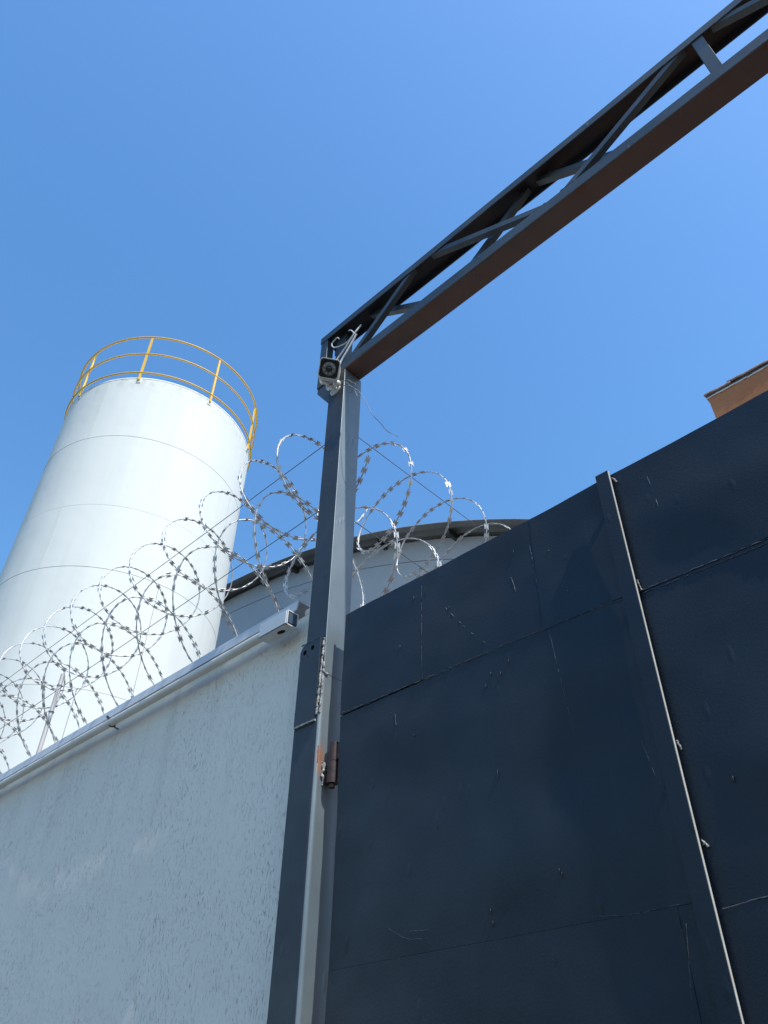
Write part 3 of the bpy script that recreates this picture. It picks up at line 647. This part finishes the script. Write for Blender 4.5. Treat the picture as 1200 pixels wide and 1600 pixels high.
# ------------------------------------------------------------------ silo
SC = Vector((-8.8375, 3.8067, 0)); SR = 1.4583
silo = thing('silo', 'tall white steel silo with yellow guard rail round its top', 'silo')
def cyl_patch(m, R, z0, z1, a0, a1, thick=.012, n=None, mi=0):
    n = n or max(6, int((a1 - a0) / math.radians(3)))
    P = lambda a, R_, z: (SC.x + R_ * math.sin(a), SC.y + R_ * math.cos(a), z)
    vs = []
    for i in range(n + 1):
        a = a0 + (a1 - a0) * i / n; vs += [P(a, R, z0), P(a, R, z1), P(a, R - thick, z1), P(a, R - thick, z0)]
    q = lambda k: [(i*4 + k, i*4 + (k+1) % 4, (i+1)*4 + (k+1) % 4, (i+1)*4 + k) for i in range(n)]
    m.add(vs, q(0), mi, True); m.add(vs, q(1) + q(2) + q(3), mi, False); m.add(vs[:4], [(3,2,1,0)]); m.add(vs[-4:], [(0,1,2,3)])
zs = [8.918, 7.69, 6.43, 5.452, 3.89, 2.75, 1.55, .35, -.6, -1.58]
first = [153, 60, 153, 95, 118, 70, 20, 100, 140]
for c in range(len(zs) - 1):
    z1, z0 = H + zs[c], H + zs[c+1]; k = 3
    for j in range(k):
        a0 = math.radians(first[c] + 120 * j); m = MB()
        cyl_patch(m, SR - (.0015 if j % 2 else 0) - (.0015 if c % 2 else 0), z0 + .003, z1 - .003, a0 + .0022, a0 + 2 * PI / 3 - .0022)
        o = m.build('shell_sheet', 'silo', silo)
m = MB(); cyl_patch(m, SR - .0085, .02, H + 8.90, 0, 2 * PI, .02, 120); m.build('seam_backing', 'siloseam', silo)  # darker grey cylinder seen through the gaps between sheets
m = MB(); P = lambda a, R_, z: (SC.x + R_ * math.sin(a), SC.y + R_ * math.cos(a), H + z)
N = 90; vs = [P(2*PI*i/N, SR + .004, 8.905) for i in range(N)] + [P(2*PI*i/N, SR + .004, 8.925) for i in range(N)] + [P(2*PI*i/N, .25, 9.16) for i in range(N)] + [(SC.x, SC.y, H + 9.18)]
m.add(vs, [(i, (i+1) % N, N + (i+1) % N, N + i) for i in range(N)] + [(N + i, N + (i+1) % N, 2*N + (i+1) % N, 2*N + i) for i in range(N)] + [(2*N + i, 2*N + (i+1) % N, 3*N) for i in range(N)], 0, True); m.build('roof_cone', 'silo', silo)
rail = bpy.data.objects.new('guard_rail', None); COL.objects.link(rail); rail.parent = silo
RR = 1.480
for nm, z, r_ in (('top_rail', 9.875, .0155), ('middle_rail', 9.462, .0140), ('bottom_rail', 9.018, .0140)):
    m = MB(); m.tube([P(2*PI*i/300, RR, z) for i in range(300)], r_, 16, True); m.build(nm, 'yellow', rail)
for ang in (175.5, 134.5, 92, 48.5, 5, -38, -81, -124):
    a = math.radians(ang); m = MB(); rad = Vector((math.sin(a), math.cos(a), 0)); tan = Vector((math.cos(a), -math.sin(a), 0))
    m.bar(Vector(P(a, RR - .006, 8.86)), Vector(P(a, RR - .006, 9.875)),   .026, .030, tuple(tan)); m.build('upright', 'yellow', rail)
    m = MB(); m.box((-.03, -.02, -.05), (.03, .004, .05)); 
    for i, v in enumerate(m.v): m.v[i] = tuple(Vector(P(a, SR + .006, 8.86)) + tan * v[0] + rad * v[1] * .6 + Vector((0, 0, v[2])))
    m.build('bracket', 'silo', rail)

# ------------------------------------------------------------------ barrel roofed shed behind
shed = thing('shed', 'pale grey shed with a curved corrugated roof behind the coils', 'shed')
SX, SCZ, SRD = -12.9, -8.15, 17.25           # arc centre (x, height above the eye) and radius of the roof's top
def arcz(x, rad=SRD): return SCZ + math.sqrt(max(0, rad * rad - (x - SX) ** 2))
YW, YE, YB = 7.33, 6.98, 22.0
hw = 11.6
# gable wall with the low groove that follows the roof
m = MB(); N = 60; xs = [SX - hw + 2 * hw * i / N for i in range(N + 1)]
def wallpoly(f_lo, f_hi, y, nm, th):
    m = MB(); vs = []
    for x in xs: vs += [(x, y, f_lo(x)), (x, y, f_hi(x)), (x, y + th, f_lo(x)), (x, y + th, f_hi(x))]
    m.add(vs, [(i*4, (i+1)*4, (i+1)*4+1, i*4+1) for i in range(N)] + [(i*4+1, (i+1)*4+1, (i+1)*4+3, i*4+3) for i in range(N)] + [(i*4+2, (i+1)*4+2, (i+1)*4, i*4) for i in range(N)])
    m.build(nm, 'shedwall', shed)
wallpoly(lambda x: 0.0, lambda x: H + arcz(x, SRD - .47), YW, 'gable_wall', .2)
wallpoly(lambda x: H + arcz(x, SRD - .46), lambda x: H + arcz(x, SRD - .10), YW - .004, 'gable_band', .2)
# fibre cement sheets: corrugations follow the arc
def roof_strip(y0, y1, nm):
    m = MB(); pr = []; ny = int((y1 - y0) / .0295)
    for k in range(ny + 1):
        y = y0 + (y1 - y0) * k / ny; pr.append((y, .026 * math.cos((y - YE) / .177 * 2 * PI)))
    vs = []; K = len(pr)
    for x in [SX - hw - .4 + (2 * hw + .8) * i / 70 for i in range(71)]:
        nx_, nz_ = (x - SX) / SRD, math.sqrt(1 - ((x - SX) / SRD) ** 2)
        for y, w in pr: vs.append((x + nx_ * w, y, H + arcz(x) - .05 + nz_ * w))
    m.add(vs, [(i*K+k, (i+1)*K+k, (i+1)*K+k+1, i*K+k+1) for i in range(70) for k in range(K - 1)], 0, True)
    o = m.build(nm, 'shedroof', shed); s = o.modifiers.new('thick', 'SOLIDIFY'); s.thickness = .012; s.offset = 0; return o
roof_strip(YE, YE + 1.05, 'roof_sheet'); roof_strip(YE + 1.06, YE + 2.1, 'roof_sheet')
m = MB(); vs = []
for x in xs: vs += [(x, YE + 2.0, H + arcz(x) - .08), (x, YB, H + arcz(x) - .08)]
m.add(vs, [(i*2, (i+1)*2, (i+1)*2+1, i*2+1) for i in range(N)]); m.build('rear_roof', 'shedroof', shed)
for x in (-12.2, -10.3, -9.35, -7.05, -5.55, -3.6, -14.5, -17):
    m = MB(); z = H + arcz(x) - .085; sl = -(x - SX) / math.sqrt(SRD**2 - (x - SX)**2)
    m.prism([(x - .04, YE + .10, z - .10 - sl*.04), (x + .04, YE + .10, z - .10 + sl*.04), (x + .04, YE + .10, z + sl*.04), (x - .04, YE + .10, z - sl*.04)], (0, 1.2, 0)); m.build('purlin', 'timber_gap', shed)
m = MB(); m.box((SX - hw, YW + .21, 0), (SX - hw + .2, YB, H + arcz(SX - hw) - .2)); m.box((SX + hw - .2, YW + .21, 0), (SX + hw, YB, H + arcz(SX + hw) - .2)); m.box((SX - hw, YB, 0), (SX + hw, YB + .2, H + arcz(SX - hw))); m.build('side_wall', 'shedwall', shed)

# ------------------------------------------------------------------ orange building showing over the gate
house = thing('orange_building', 'orange rendered building corner with clay tile coping above the gate', 'building')
m = MB(); m.box((-1.248, 6.0, 0), (5.5, 12.0, H + 6.03)); m.build('wall', 'ochre', house)
m = MB(); rnd = random.Random(9); x = -1.262
while x < 5.5:
    w = rnd.uniform(.02, .10); m.box((x, 5.990 + rnd.uniform(0, .006), H + 6.0305 - rnd.uniform(.002, .012)), (x + w - .0006, 6.30, H + 6.042)); x += w
m.build('mortar_bed', 'mortar', house)
m = MB(); m.box((-1.262, 5.992, H + 6.0425), (5.5, 6.31, H + 6.062)); m.build('shadow_slab', 'timber_gap', house)  # dark slab painted in for the shadow gap under the tiles
x = -1.275; i = 0
rnd = random.Random(12)
while x < 5.4:
    w = .25 if i == 0 else .43; m = MB(); K = 8; vs = []; n = 7
    lift = rnd.uniform(0, .006) + (.010 if i % 2 else 0)
    for a in range(n + 1):
        t = a / n; y = 5.982 + .36 * t; zz = H + 6.066 + lift + .075 * math.sin(PI * (.12 + .76 * t)) - .012
        for b in range(K + 1):
            u = b / K; vs.append((x + (w + .03) * u, y + .004 * rnd.uniform(-1, 1), zz + .012 * (1 - u) + .004 * math.sin(u * 9 + i)))
    q = K + 1; up_ = [(a*q+b, a*q+b+1, (a+1)*q+b+1, (a+1)*q+b) for a in range(n) for b in range(K)]
    m.add(vs, up_, 0, True); o = m.build('coping_tile', 'tile', house); s = o.modifiers.new('thick', 'SOLIDIFY'); s.thickness = .022; s.offset = -1
    x += w; i += 1
